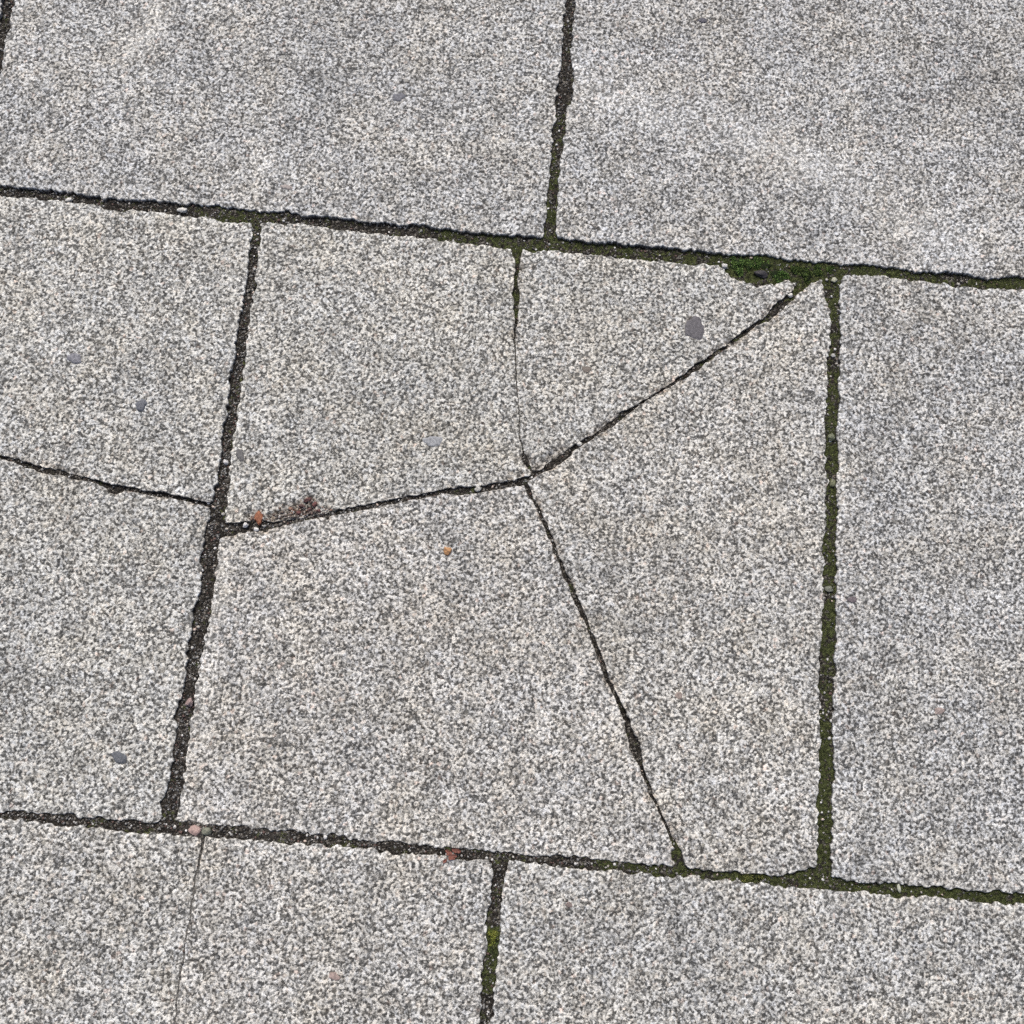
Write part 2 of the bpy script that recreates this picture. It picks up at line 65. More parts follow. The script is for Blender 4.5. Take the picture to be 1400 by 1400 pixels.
RUB = [[0.03466,-0.31732],[0.11032,-0.30023]]
EDGE = {k: np.array(v, float) for k, v in EDGE.items()}
PITCH = 0.6
rng = np.random.default_rng(11)
random.seed(5)

# ------------------------------------------------------------------ numpy noise
def _hash(ix, iy, seed):
    h = (ix.astype(np.int64) * 374761393 + iy.astype(np.int64) * 668265263 + seed * 974711) & 0xffffffff
    h = ((h ^ (h >> 13)) * 1274126177) & 0xffffffff
    return ((h ^ (h >> 16)) & 0xffff) / 65535.0

def vnoise(x, y, seed=0):
    """smooth value noise in -1..1"""
    x = np.asarray(x, float); y = np.asarray(y, float)
    ix = np.floor(x); iy = np.floor(y)
    fx = x - ix; fy = y - iy
    fx = fx * fx * (3 - 2 * fx); fy = fy * fy * (3 - 2 * fy)
    a = _hash(ix, iy, seed); b = _hash(ix + 1, iy, seed)
    c = _hash(ix, iy + 1, seed); d = _hash(ix + 1, iy + 1, seed)
    return ((a * (1 - fx) + b * fx) * (1 - fy) + (c * (1 - fx) + d * fx) * fy) * 2 - 1

def ell(xy, c, rx, ry, ang):
    """normalised elliptic radius of points about c"""
    t = math.radians(ang)
    dx = xy[:, 0] - c[0]; dy = xy[:, 1] - c[1]
    u = dx * math.cos(t) + dy * math.sin(t)
    v = -dx * math.sin(t) + dy * math.cos(t)
    return np.hypot(u / rx, v / ry)

# ------------------------------------------------------------------ node helpers
def new_mat(name):
    m = bpy.data.materials.new(name)
    m.use_nodes = True
    nt = m.node_tree
    b = nt.nodes["Principled BSDF"]
    return m, nt, b

class N:
    def __init__(self, nt): self.nt = nt
    def add(self, kind, **kw):
        n = self.nt.nodes.new(kind)
        for k, v in kw.items(): setattr(n, k, v)
        return n
    def link(self, a, b): self.nt.links.new(a, b)
    def math(self, op, a, b=None, clamp=False):
        n = self.add("ShaderNodeMath", operation=op, use_clamp=clamp)
        for i, v in enumerate((a, b)):
            if v is None: continue
            if isinstance(v, (int, float)): n.inputs[i].default_value = v
            else: self.link(v, n.inputs[i])
        return n.outputs[0]
    def mix(self, fac, a, b, blend='MIX'):
        n = self.add("ShaderNodeMix", data_type='RGBA', blend_type=blend)
        for sock, v in ((n.inputs["Factor"], fac), (n.inputs[6], a), (n.inputs[7], b)):
            if isinstance(v, (int, float)): sock.default_value = v
            elif isinstance(v, tuple): sock.default_value = v if len(v) == 4 else (*v, 1)
            else: self.link(v, sock)
        return n.outputs[2]
    def ramp(self, fac, stops, interp='LINEAR'):
        n = self.add("ShaderNodeValToRGB")
        cr = n.color_ramp; cr.interpolation = interp
        while len(cr.elements) < len(stops): cr.elements.new(0.5)
        for e, (p, c) in zip(cr.elements, stops):
            e.position = p
            e.color = (c, c, c, 1) if isinstance(c, (int, float)) else (*c, 1)
        self.link(fac, n.inputs[0])
        return n.outputs[0]
    def noise(self, vec, scale, detail=2.0, rough=0.5):
        n = self.add("ShaderNodeTexNoise", noise_dimensions='2D')
        n.inputs["Scale"].default_value = scale
        n.inputs["Detail"].default_value = detail
        n.inputs["Roughness"].default_value = rough
        self.link(vec, n.inputs["Vector"])
        return n.outputs["Fac"], n.outputs["Color"]
    def voronoi(self, vec, scale, feature='F1'):
        n = self.add("ShaderNodeTexVoronoi", feature=feature, voronoi_dimensions='2D')
        n.inputs["Scale"].default_value = scale
        self.link(vec, n.inputs["Vector"])
        return n

def granite_material(name, far=False):
    """fine grey granite-aggregate concrete, grains about 2-3 mm"""
    m, nt, b = new_mat(name)
    k = N(nt)
    pos = k.add("ShaderNodeNewGeometry").outputs["Position"]
    p = pos
    v1 = k.voronoi(p, GRAIN_A)
    v2 = k.voronoi(p, GRAIN_B)
    s1 = k.add("ShaderNodeSeparateColor"); k.link(v1.outputs["Color"], s1.inputs[0])
    s2 = k.add("ShaderNodeSeparateColor"); k.link(v2.outputs["Color"], s2.inputs[0])
    n1, _ = k.noise(p, 345, 2.0, 0.65)
    n1c = k.math('MULTIPLY', k.math('SUBTRACT', n1, 0.5), 1.75)
    val = k.math('ADD', k.math('ADD', k.math('MULTIPLY', s1.outputs[0], 0.45), k.math('MULTIPLY', s2.outputs[0], 0.55)), n1c)
    g = k.ramp(val, RAMP)
    # slow drift of tone, blotches a few centimetres wide
    big, bigc = k.noise(pos, 7.0, 2.0, 0.55)
    mid, _ = k.noise(pos, 40.0, 2.0, 0.6)
    tone = k.math('ADD', k.math('ADD', k.math('MULTIPLY', big, 0.28), k.math('MULTIPLY', mid, 0.62)), 0.565)
    tc = k.add("ShaderNodeCombineColor"); 
    for i in range(3): k.link(tone, tc.inputs[i])
    c = k.mix(1.0, g, tc.outputs[0], 'MULTIPLY')
    v3 = k.voronoi(pos, 150)
    s3 = k.add("ShaderNodeSeparateColor"); k.link(v3.outputs["Color"], s3.inputs[0])
    core = k.ramp(k.math('ADD', v3.outputs["Distance"], k.math('MULTIPLY', n1, 0.35)), [(.36, 1.0), (.52, 0.0)])
    dark = k.math('MULTIPLY', core, k.ramp(s3.outputs[0], [(.84, 0.0), (.91, .8)]))
    pale = k.math('MULTIPLY', core, k.ramp(s3.outputs[1], [(.88, 0.0), (.95, .55)]))
    c = k.mix(dark, c, (.135, .135, .132))
    c = k.mix(pale, c, (.52, .515, .49))
    # hue of single grains: mostly neutral, some warm, some bluish, a few rusty
    hue = k.ramp(s1.outputs[1], [(0.0, (.955, .985, 1.04)), (.25, (.99, 1, 1.01)), (.75, (1.005, 1, .985)), (.95, (1.03, .995, .95)), (.985, (1.05, .98, .93)), (1, (1.12, .96, .9))])
    c = k.mix(0.85, c, k.mix(1.0, c, hue, 'MULTIPLY'))
    # blotches of hue
    hb, _ = k.noise(pos, 16.0, 2.0, 0.6)
    c = k.mix(1.0, c, k.ramp(hb, [(0.3, (.985, .997, 1.02)), (.5, (1, 1, 1)), (.7, (1.02, 1.0, .965))]), 'MULTIPLY')
    if not far:
        st = k.add("ShaderNodeAttribute", attribute_name="stain_shading")
        ss = k.add("ShaderNodeSeparateColor"); k.link(st.outputs["Color"], ss.inputs[0])
        brk, _ = k.noise(pos, 240.0, 2.0, 0.6)
        brk = k.ramp(brk, [(.34, .25), (.58, 1.0)])
        pf = k.math('MULTIPLY', ss.outputs[0], brk)
        c = k.mix(k.math('MULTIPLY', pf, 1.0, True), c, k.mix(1.0, c, (1.6, 1.6, 1.59), 'MULTIPLY'))
        c = k.mix(k.math('MULTIPLY', pf, 0.45), c, (.60, .60, .59))
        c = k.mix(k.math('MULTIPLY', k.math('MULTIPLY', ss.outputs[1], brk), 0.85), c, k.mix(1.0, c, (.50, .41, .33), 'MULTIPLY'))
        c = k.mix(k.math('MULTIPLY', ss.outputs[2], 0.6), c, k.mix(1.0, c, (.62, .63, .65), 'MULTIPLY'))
        ti = k.add("ShaderNodeAttribute", attribute_type='OBJECT', attribute_name="tint")
        c = k.mix(1.0, c, ti.outputs["Color"], 'MULTIPLY')
    else:
        br = k.add("ShaderNodeTexBrick")
        br.offset = 0.5
        br.inputs["Scale"].default_value = 1.0
        br.inputs["Mortar Size"].default_value = 0.006
        br.inputs["Brick Width"].default_value = PITCH
        br.inputs["Row Height"].default_value = PITCH
        for i, t in ((1, (1, 1, 1, 1)), (2, (.93, .93, .94, 1)), (3, (.1, .1, .08, 1))): br.inputs[i].default_value = t
        k.link(pos, br.inputs["Vector"])
        c = k.mix(1.0, c, br.outputs[0], 'MULTIPLY')
    k.link(c, b.inputs["Base Color"])
    b.inputs["Roughness"].default_value = 0.82
    b.inputs["Specular IOR Level"].default_value = 0.28
    h = k.math('ADD', k.math('MULTIPLY', v2.outputs["Distance"], -0.8), k.math('MULTIPLY', n1, 0.9))
    bp = k.add("ShaderNodeBump"); bp.inputs["Strength"].default_value = 0.55; bp.inputs["Distance"].default_value = 0.0012
    k.link(h, bp.inputs["Height"]); k.link(bp.outputs[0], b.inputs["Normal"])
    return m

GRAIN_A, GRAIN_B = 318, 525
RAMP = [(0.06, .062), (.26, .13), (.43, .265), (.56, .395), (.72, .555), (.95, .74)]
MAT_SLAB = granite_material("granite_slab")
MAT_FAR = granite_material("granite_far", True)

def soil_material():
    m, nt, b = new_mat("joint_soil")
    k = N(nt)
    pos = k.add("ShaderNodeNewGeometry").outputs["Position"]
    at = k.add("ShaderNodeAttribute", attribute_name="fill")
    sp = k.add("ShaderNodeSeparateColor"); k.link(at.outputs["Color"], sp.inputs[0])
    v = k.voronoi(pos, 620); sv = k.add("ShaderNodeSeparateColor"); k.link(v.outputs["Color"], sv.inputs[0])
    n, _ = k.noise(pos, 300, 3.0, 0.65)
    n2, _ = k.noise(pos, 75, 2.0, 0.6)
    soil = k.ramp(sv.outputs[0], [(0, (.014, .0125, .011)), (.6, (.031, .028, .024)), (.86, (.068, .062, .054)), (1, (.20, .19, .17))])
    moss = k.ramp(n, [(.3, (.016, .018, .008)), (.5, (.042, .05, .019)), (.72, (.092, .108, .042))])
    f = k.math('ADD', sp.outputs[0], k.math('MULTIPLY', k.math('SUBTRACT', n2, 0.5), 2.6))
    f = k.math('ADD', f, k.math('MULTIPLY', k.math('SUBTRACT', n, 0.5), 1.2))
    fm = k.ramp(f, [(.46, 0.0), (.85, 1.0)])
    c = k.mix(fm, soil, moss)
    c = k.mix(sp.outputs[2], c, k.ramp(n, [(.3, (.07, .068, .062)), (.7, (.19, .185, .17))]))
    k.link(c, b.inputs["Base Color"])
    b.inputs["Roughness"].default_value = 0.95
    b.inputs["Specular IOR Level"].default_value = 0.15
    bp = k.add("ShaderNodeBump"); bp.inputs["Strength"].default_value = 0.8; bp.inputs["Distance"].default_value = 0.0012
    k.link(k.math('ADD', n, k.math('MULTIPLY', v.outputs["Distance"], -1.0)), bp.inputs["Height"]); k.link(bp.outputs[0], b.inputs["Normal"])
    return m
MAT_SOIL = soil_material()

def attr_material(name, rough=0.75, spec=0.3, grain=0.25, trans=False):
    """colour from the point attribute 'tone', roughened by noise"""
    m, nt, b = new_mat(name)
    k = N(nt)
    pos = k.add("ShaderNodeNewGeometry").outputs["Position"]
    at = k.add("ShaderNodeAttribute", attribute_name="tone")
    n, _ = k.noise(pos, 900, 2.0, 0.6)
    r = k.ramp(n, [(.25, 1 - grain), (.75, 1 + grain)])
    c = k.mix(1.0, at.outputs["Color"], r, 'MULTIPLY')
    k.link(c, b.inputs["Base Color"])
    b.inputs["Roughness"].default_value = rough
    b.inputs["Specular IOR Level"].default_value = spec
    return m
MAT_GRIT = attr_material("grit", 0.6, 0.4)
MAT_MOSS = attr_material("moss", 0.85, 0.2)

def stone_material(name, colour, rough=0.55, var=0.22):
    m, nt, b = new_mat(name)
    k = N(nt)
    pos = k.add("ShaderNodeNewGeometry").outputs["Position"]
    n, _ = k.noise(pos, 420, 4.0, 0.65)
    lo = tuple(x * (1 - var) for x in colour); hi = tuple(min(1, x * (1 + var)) for x in colour)
    k.link(k.ramp(n, [(.3, lo), (.7, hi)]), b.inputs["Base Color"])
    b.inputs["Roughness"].default_value = rough
    b.inputs["Specular IOR Level"].default_value = 0.35
    bp = k.add("ShaderNodeBump"); bp.inputs["Strength"].default_value = 0.5; bp.inputs["Distance"].default_value = 0.0006
    k.link(n, bp.inputs["Height"]); k.link(bp.outputs[0], b.inputs["Normal"])
    return m

# ------------------------------------------------------------------ mesh helpers
def mesh_from(name, verts, faces, mats, smooth=False):
    me = bpy.data.meshes.new(name)
    verts = np.asarray(verts, np.float32)
    if isinstance(faces, np.ndarray):
        nf, nk = faces.shape
        me.vertices.add(len(verts)); me.vertices.foreach_set("co", verts.ravel())
        me.loops.add(nf * nk); me.loops.foreach_set("vertex_index", faces.astype(np.int32).ravel())
        me.polygons.add(nf)
        me.polygons.foreach_set("loop_start", np.arange(0, nf * nk, nk, dtype=np.int32))
        me.update(calc_edges=True)
    else:
        me.from_pydata(verts.tolist(), [], faces)
    me.validate()
    for m in mats: me.materials.append(m)
    if smooth: me.polygons.foreach_set("use_smooth", [True] * len(me.polygons))
    me.update()
    return me

def point_colour(me, name, rgb):
    a = me.attributes.new(name, 'FLOAT_COLOR', 'POINT')
    rgba = np.ones((len(me.vertices), 4), np.float32); rgba[:, :3] = rgb
    a.data.foreach_set("color", rgba.ravel())

def link(name, me, parent=None, loc=(0, 0, 0)):
    o = bpy.data.objects.new(name, me)
    o.location = loc
    col.objects.link(o)
    if parent is not None: o.parent = parent
    return o

# ------------------------------------------------------------------ outlines of the slabs
def extend(c, d=0.02):
    a = c[0] - c[min(2, len(c) - 1)]; b = c[-1] - c[max(-3, -len(c))]
    return np.vstack([c[0] + a / np.linalg.norm(a) * d, c, c[-1] + b / np.linalg.norm(b) * d])

def crossing(a, b):
    """first crossing of two polylines: (param on a, param on b, point)"""
    p = a[:-1, None]; r = (a[1:] - a[:-1])[:, None]
    q = b[None, :-1]; s = (b[1:] - b[:-1])[None]
    den = r[..., 0] * s[..., 1] - r[..., 1] * s[..., 0]
    den = np.where(abs(den) < 1e-14, 1e-14, den)
    w = q - p
    t = (w[..., 0] * s[..., 1] - w[..., 1] * s[..., 0]) / den
    u = (w[..., 0] * r[..., 1] - w[..., 1] * r[..., 0]) / den
    ok = (t >= 0) & (t <= 1) & (u >= 0) & (u <= 1)
    i, j = np.argwhere(ok)[0]
    return i + t[i, j], j + u[i, j], a[i] + (a[i + 1] - a[i]) * t[i, j]

def sub_curve(c, t0, t1):
    flip = t0 > t1
    if flip: t0, t1 = t1, t0
    at = lambda t: c[min(int(t), len(c) - 2)] + (c[min(int(t), len(c) - 2) + 1] - c[min(int(t), len(c) - 2)]) * (t - min(int(t), len(c) - 2))
    inner = [c[i] for i in range(int(math.floor(t0)) + 1, int(math.ceil(t1)))]
    out = np.array([at(t0)] + inner + [at(t1)])
    return out[::-1] if flip else out

def resample(c, step):
    d = np.r_[0, np.cumsum(np.linalg.norm(np.diff(c, axis=0), axis=1))]
    n = max(3, int(d[-1] / step))
    s = np.linspace(0, d[-1], n + 1)
    return np.c_[np.interp(s, d, c[:, 0]), np.interp(s, d, c[:, 1])]

def outline(curves, kinds, step):
    """closed outline (CCW), edge radius per point; curves in order round the piece"""
    n = len(curves)
    X = [crossing(curves[i], curves[(i + 1) % n]) for i in range(n)]
    pts, rad, corner = [], [], []
    for i in range(n):
        seg = resample(sub_curve(curves[i], X[i - 1][1], X[i][0]), step)[:-1]
        pts.append(seg)
        rj = np.full(len(seg), 0.0011)
        if kinds[i] == 'K':                    # lips of a crack: sharper the narrower it is
            opp = resample(OPPOSITE[id(curves[i])], .001)
            gap = np.array([np.hypot(opp[:, 0] - x, opp[:, 1] - y).min() for x, y in seg])
            rj = np.clip(gap * .16, .00015, .0008)
        rad.append(rj)
        cc = np.zeros(len(seg), bool); cc[0] = True
        corner.append(cc)
    p = np.vstack(pts); r = np.concatenate(rad); cor = np.concatenate(corner)
    area = 0.5 * np.sum(p[:, 0] * np.roll(p[:, 1], -1) - np.roll(p[:, 0], -1) * p[:, 1])
    if area < 0: p, r, cor = p[::-1].copy(), r[::-1].copy(), cor[::-1].copy()
    # wiggle shared by both lips of a crack
    wig = np.where(r < .001, 1.0, .55)[:, None]
    fade = np.ones(len(p))
    off = np.c_[vnoise(p[:, 0] / .011, p[:, 1] / .011, 3), vnoise(p[:, 0] / .011, p[:, 1] / .011, 4)] * .00075
    off += np.c_[vnoise(p[:, 0] / .0042, p[:, 1] / .0042, 5), vnoise(p[:, 0] / .0042, p[:, 1] / .0042, 6)] * .00065
    p = p + off * wig
    # round the corners
    for c in np.flatnonzero(cor):
        w = int((.0055 if r[c] > .001 else .0016) / step) + 1
        for _ in range(10 if r[c] > .001 else 3):
            idx = (np.arange(c - w, c + w + 1)) % len(p)
            p[idx] = p[idx] * .5 + .25 * (p[(idx - 1) % len(p)] + p[(idx + 1) % len(p)])
    # grains missing from the arris
    tan = np.roll(p, -2, 0) - np.roll(p, 2, 0)
    tan /= np.linalg.norm(tan, axis=1)[:, None] + 1e-12
    nin = np.c_[-tan[:, 1], tan[:, 0]]
    s = np.arange(len(p)) * step
    seed = int(abs(p[0, 0] * 977 + p[0, 1] * 3571) * 100) % 997
    a1 = vnoise(s / .0030, s * 0 + seed, 21); a2 = vnoise(s / .012, s * 0 + seed, 22); a3 = vnoise(s / .0055, s * 0 + seed, 23)
    big = np.clip(vnoise(s / .02, s * 0 + seed, 24) - .45, 0, 1) * .0032
    amt = np.where(r > .001, 1.0, np.clip(r / .0008, 0, 1) * .45)
    p = p + nin * (amt * (.0011 * a1 + .0007 * a2 + .0010 * a3 + big))[:, None]
    return p, r

def build_piece(name, key, curves, kinds, fine=True, tint=(1, 1, 1), dz=0.0, tilt=(0, 0), label=None):
    step = .0012 if fine else .006
    P, r = outline(curves, kinds, step)
    n = len(P)
    tan = np.roll(P, -1, 0) - np.roll(P, 1, 0); tan /= np.linalg.norm(tan, axis=1)[:, None] + 1e-12
    nin = np.c_[-tan[:, 1], tan[:, 0]]
    kd = kdtree.KDTree(n)
    for i, q in enumerate(P): kd.insert((q[0], q[1], 0), i)
    kd.balance()
    lo, hi = P.min(0), P.max(0)
    cand = []
    def grid(g, sel=None):
        xs = np.arange(lo[0], hi[0], g); ys = np.arange(lo[1], hi[1], g)
        X, Y = np.meshgrid(xs, ys)
        q = np.c_[X.ravel(), Y.ravel()]
        q = q + rng.uniform(-.3, .3, q.shape) * g
        return q
    # inside mask by scanline parity
    def inside(q):
        res = np.zeros(len(q), bool)
        x0, y0 = P[:, 0], P[:, 1]; x1, y1 = np.roll(x0, -1), np.roll(y0, -1)
        for k in range(0, len(q), 4000):
            qq = q[k:k + 4000]
            c = (y0[None] > qq[:, 1:2]) != (y1[None] > qq[:, 1:2])
            xi = x0[None] + (qq[:, 1:2] - y0[None]) * ((x1 - x0) / np.where(y1 == y0, 1e-12, y1 - y0))[None]
            res[k:k + 4000] = (np.sum(c & (qq[:, 0:1] < xi), axis=1) % 2) == 1
        return res
    rings = []
    for fr in (.3, .75, 1.25):
        q = P + nin * (r * fr)[:, None]
        rings.append((q[::2] if fr > 1 else q, fr))
    pts = []
    if fine:
        kk = np.flatnonzero(r < .001)
        for off in (.0012, .0022, .0034, .0048):
            for i in kk[::1 if off < .003 else 2]:
                x = P[i] + nin[i] * off
                if kd.find((x[0], x[1], 0))[2] > .85 * off: pts.append((x[0], x[1]))
    for q, fr in rings:
        for x in q:
            _, i, d = kd.find((x[0], x[1], 0))
            if d > .8 * r[i] * fr and d > .00018: pts.append((x[0], x[1]))
    if fine:
        q = grid(.009)
        pts += [tuple(x) for x in q[inside(q)] if kd.find((x[0], x[1], 0))[2] > .005]
        det = [(c, max(a, b) * 1.25) for pc, c, a, b, *_ in SPALL if pc == key]
        det += [(c, max(a, b) * 1.6) for pc, c, a, b, *_ in STAIN if pc == key and max(a, b) < .02]
        if det:
            q = grid(.0016)
            m = np.zeros(len(q), bool)
            for c, rr in det: m |= np.hypot(q[:, 0] - c[0], q[:, 1] - c[1]) < rr
            q = q[m]; q = q[inside(q)]
            pts += [tuple(x) for x in q if kd.find((x[0], x[1], 0))[2] > .0009]
    else:
        q = grid(.04)
        pts += [tuple(x) for x in q[inside(q)] if kd.find((x[0], x[1], 0))[2] > .02]
    allp = [Vector((x, y)) for x, y in P] + [Vector(t) for t in pts]
    vo, _, fo, *_ = delaunay_2d_cdt(allp, [], [list(range(n))], 1, 1e-7)
    V = np.array([(v.x, v.y) for v in vo])
    F = np.array([f[:] for f in fo], int)
    # heights
    near = [kd.find((x, y, 0)) for x, y in V]
    d = np.array([t[2] for t in near]); rr = r[[t[1] for t in near]]
    e = np.clip(1 - d / rr, 0, 1)
    z = -rr * (1 - np.sqrt(np.maximum(0, 1 - e * e)))
    z += -np.where(rr > .001, .0004, .0001) * np.exp(-d / .007) * (1 + vnoise(V[:, 0] / .012, V[:, 1] / .012, 31))
    z += .00018 * vnoise(V[:, 0] / .0045, V[:, 1] / .0045, 33) * np.exp(-d / .01)
    z += .0004 * vnoise(V[:, 0] / .07, V[:, 1] / .07, 34)
    stain_shading = np.zeros((len(V), 3))
    stain_shading[:, 0] = np.where(rr > .0006, .42, .15) * np.exp(-d / .0022) * (.8 + .4 * vnoise(V[:, 0] / .01, V[:, 1] / .01, 46))  # pale rim: worn arris plus light caught on the rounding, put into the colour
    lip = (rr < .001) & (rr > .00028)
    crumb = np.clip(vnoise(V[:, 0] / .010, V[:, 1] / .010, 48 + len(key) + ord(key[0])) + .35 * vnoise(V[:, 0] / .0035, V[:, 1] / .0035, 49) - .12, 0, 1) * np.exp(-(d / .0034) ** 2) * lip
    z -= crumb * .0038
    stain_shading[:, 1] = np.maximum(stain_shading[:, 1], np.clip(crumb * 2.2, 0, .75))
    stain_shading[:, 1] = np.maximum(stain_shading[:, 1], .5 * lip * np.exp(-d / .0012))
    for pc, c, a, b, an, dep, brn in SPALL:
        if pc != key: continue
        q = ell(V, c, a, b, an) + .28 * vnoise(V[:, 0] / .006, V[:, 1] / .006, 41) + .12 * vnoise(V[:, 0] / .0025, V[:, 1] / .0025, 42)
        k = np.clip((1.05 - q) / .55, 0, 1); k = k * k * (3 - 2 * k)
        z -= k * dep * .001 * (.8 + .35 * vnoise(V[:, 0] / .004, V[:, 1] / .004, 43))
        stain_shading[:, 1] = np.maximum(stain_shading[:, 1], k * brn); stain_shading[:, 2] = np.maximum(stain_shading[:, 2], k * max(0, brn - .3) * (.7 + .6 * vnoise(V[:, 0] / .005, V[:, 1] / .005, 47))); stain_shading[:, 0] *= 1 - k
    for pc, c, a, b, an, pa, br, dk in STAIN:
        if pc != key: continue
        q = ell(V, c, a, b, an)
        k = np.exp(-q * q * 1.1) * (.75 + .5 * vnoise(V[:, 0] / .02, V[:, 1] / .02, 44))
        k = np.clip(k, 0, 1)
        for ch, val in enumerate((pa, br, dk)): stain_shading[:, ch] = np.maximum(stain_shading[:, ch], k * val)
    # walls of the piece
    used = {}
    bd = [kd.find((x, y, 0))[1] if d[i] < 1e-6 else -1 for i, (x, y) in enumerate(V)]
    ring = [-1] * n
    for i, bi in enumerate(bd):
        if bi >= 0: ring[bi] = i
    ring = [i for i in ring if i >= 0]
    base = len(V)
    depth = .047
    low = np.c_[V[ring], np.full(len(ring), -depth)]
    mid = np.c_[V[ring], z[ring] - .004]
    m = len(ring)
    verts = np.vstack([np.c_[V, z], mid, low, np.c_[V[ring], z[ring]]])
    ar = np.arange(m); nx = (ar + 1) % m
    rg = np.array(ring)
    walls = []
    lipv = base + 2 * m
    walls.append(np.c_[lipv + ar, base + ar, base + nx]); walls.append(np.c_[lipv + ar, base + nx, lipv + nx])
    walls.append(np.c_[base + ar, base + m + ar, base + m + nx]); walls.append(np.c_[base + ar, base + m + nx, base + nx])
    # winding of the top
    a, b, c = V[F[:, 0]], V[F[:, 1]], V[F[:, 2]]
    cr = (b[:, 0] - a[:, 0]) * (c[:, 1] - a[:, 1]) - (b[:, 1] - a[:, 1]) * (c[:, 0] - a[:, 0])
    F[cr < 0] = F[cr < 0][:, ::-1]
    faces = np.vstack([F] + walls)
    ctr = np.array([P[:, 0].mean(), P[:, 1].mean(), 0])
    verts = verts - ctr
    top = np.ones(len(verts), bool)
    verts[:, 2] += dz + verts[:, 0] * tilt[0] + verts[:, 1] * tilt[1]
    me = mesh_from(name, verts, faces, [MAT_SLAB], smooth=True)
    st = np.zeros((len(verts), 3)); st[:base] = stain_shading; st[base:] = (0, .8, 1)      # sides: soil stain plus the shade of the joint painted into the colour
    point_colour(me, "stain_shading", st)
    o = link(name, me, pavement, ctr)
    o["tint"] = [float(t * q) for t, q in zip(tint, (.992, 1.0, .962))]
    if label: o["label"] = label
    PIECE[key] = (o, ctr, dz, tilt)
    return o

# ------------------------------------------------------------------ pavement: the sheet that goes on beyond the laid slabs
X0, X1, Y0, Y1 = -1.5, 2.1, -1.8, 1.2
B = 60.0
vo = [(-B, -B, 0), (B, -B, 0), (B, B, 0), (-B, B, 0), (X0, Y0, 0), (X1, Y0, 0), (X1, Y1, 0), (X0, Y1, 0)]
pavement = link("pavement", mesh_from("pavement", vo, [(0, 1, 5, 4), (1, 2, 6, 5), (2, 3, 7, 6), (3, 0, 4, 7)], [MAT_FAR]))
pavement["kind"] = "structure"
pavement["label"] = "grey granite-speckled paving slabs laid in half bond"
bed = link("sand_bed", mesh_from("sand_bed", [(X0 - .01, Y0 - .01, -.0465), (X1 + .01, Y0 - .01, -.0465), (X1 + .01, Y1 + .01, -.0465), (X0 - .01, Y1 + .01, -.0465)], [(0, 1, 2, 3)], [MAT_SOIL]), pavement)
point_colour(bed.data, "fill", np.zeros((4, 3)))

PIECE = {}
hx = .006
C = {k: extend(v) for k, v in EDGE.items()}
def hline(y): return np.array([(-2.2, y), (0, y), (2.8, y)])
def vline(x, y0): return np.array([(x, y0 - .08), (x, y0 + PITCH * .5), (x, y0 + PITCH + .08)])

OPPOSITE = {}
for a in C:
    if a[0] == "K":
        b = [q for q in C if q[:2] == a[:2] and q != a][0]
        OPPOSITE[id(C[a])] = C[b]
# the pieces the photograph shows
T = .99
show = [
 ("paving_slab", "TL", ["H1u", "V1l", hline(PITCH - hx), "V0r"], "JJJJ", (.955, .96, .97), .0005, (.001, .001), None),
 ("paving_slab", "TR", ["H1u", vline(.9 - hx, 0), hline(PITCH - hx), "V1r"], "JJJJ", (.945, .95, .965), .0006, (-.001, .0005), None),
 ("paving_slab", "T0", ["H1u", "V0l", hline(PITCH - hx), vline(-.9 + hx, 0)], "JJJJ", (.95, .95, .96), .0004, (0, 0), None),
 ("slab_fragment", "L1", ["K5u", "V2l", "H1l", vline(-.6 + hx, -.6)], "KJJJ", (.985, .985, .97), .0000, (0, .0005), "upper piece of the slab left of the wide black joint"),
 ("slab_fragment", "L2", ["H2u", "V2l", "K5l", vline(-.6 + hx, -.6)], "JJKJ", (.985, .985, .97), -.0012, (.0005, 0), "lower piece of the slab left of the wide black joint"),
 ("slab_fragment", "A", ["K1u", "K4l", "H1l", "V2r"], "KKJJ", (1.005, 1.0, .975), .0002, (0, .003), "upper left piece of the four-way broken middle slab"),
 ("slab_fragment", "B", ["K2u", "H1l", "K4r"], "KJK", (.995, .99, .97), -.0002, (.002, .001), "upper wedge piece of the four-way broken middle slab"),
 ("slab_fragment", "C", ["H2u", "V3l", "H1l", "K2l", "K3r"], "JJJKK", (1.01, 1.0, .98), .0002, (0, -.0005), "large right piece of the four-way broken middle slab"),
 ("slab_fragment", "D", ["H2u", "K3l", "K1l", "V2r"], "JKKJ", (1.012, 1.0, .985), -.0012, (.002, .003), "lower left piece of the four-way broken middle slab"),
 ("paving_slab", "R", ["H2u", vline(1.2 - hx, -.6), "H1l", "V3r"], "JJJJ", (.94, .945, .955), .0008, (.001, 0), None),
 ("slab_fragment", "BL1", [hline(-2 * PITCH + hx), "K6l", "H2l", vline(-.3 + hx, -1.2)], "JKJJ", (1.005, 1.0, .985), -.0002, (0, 0), "piece of the bottom slab left of its hairline crack"),
 ("slab_fragment", "BL2", [hline(-2 * PITCH + hx), "V4l", "H2l", "K6r"], "JJJK", (1.01, 1.0, .985), -.0002, (0, 0), "piece of the bottom slab right of its hairline crack"),
 ("paving_slab", "BR", [hline(-2 * PITCH + hx), vline(.9 - hx, -1.2), "H2l", "V4r"], "JJJJ", (.975, .975, .97), .0000, (0, 0), None),
]
for nm, key, cs, kinds, tint, dz, tilt, lab in show:
    build_piece(nm, key, [C[c] if isinstance(c, str) else c for c in cs], kinds, True, tint, dz, tilt, lab)

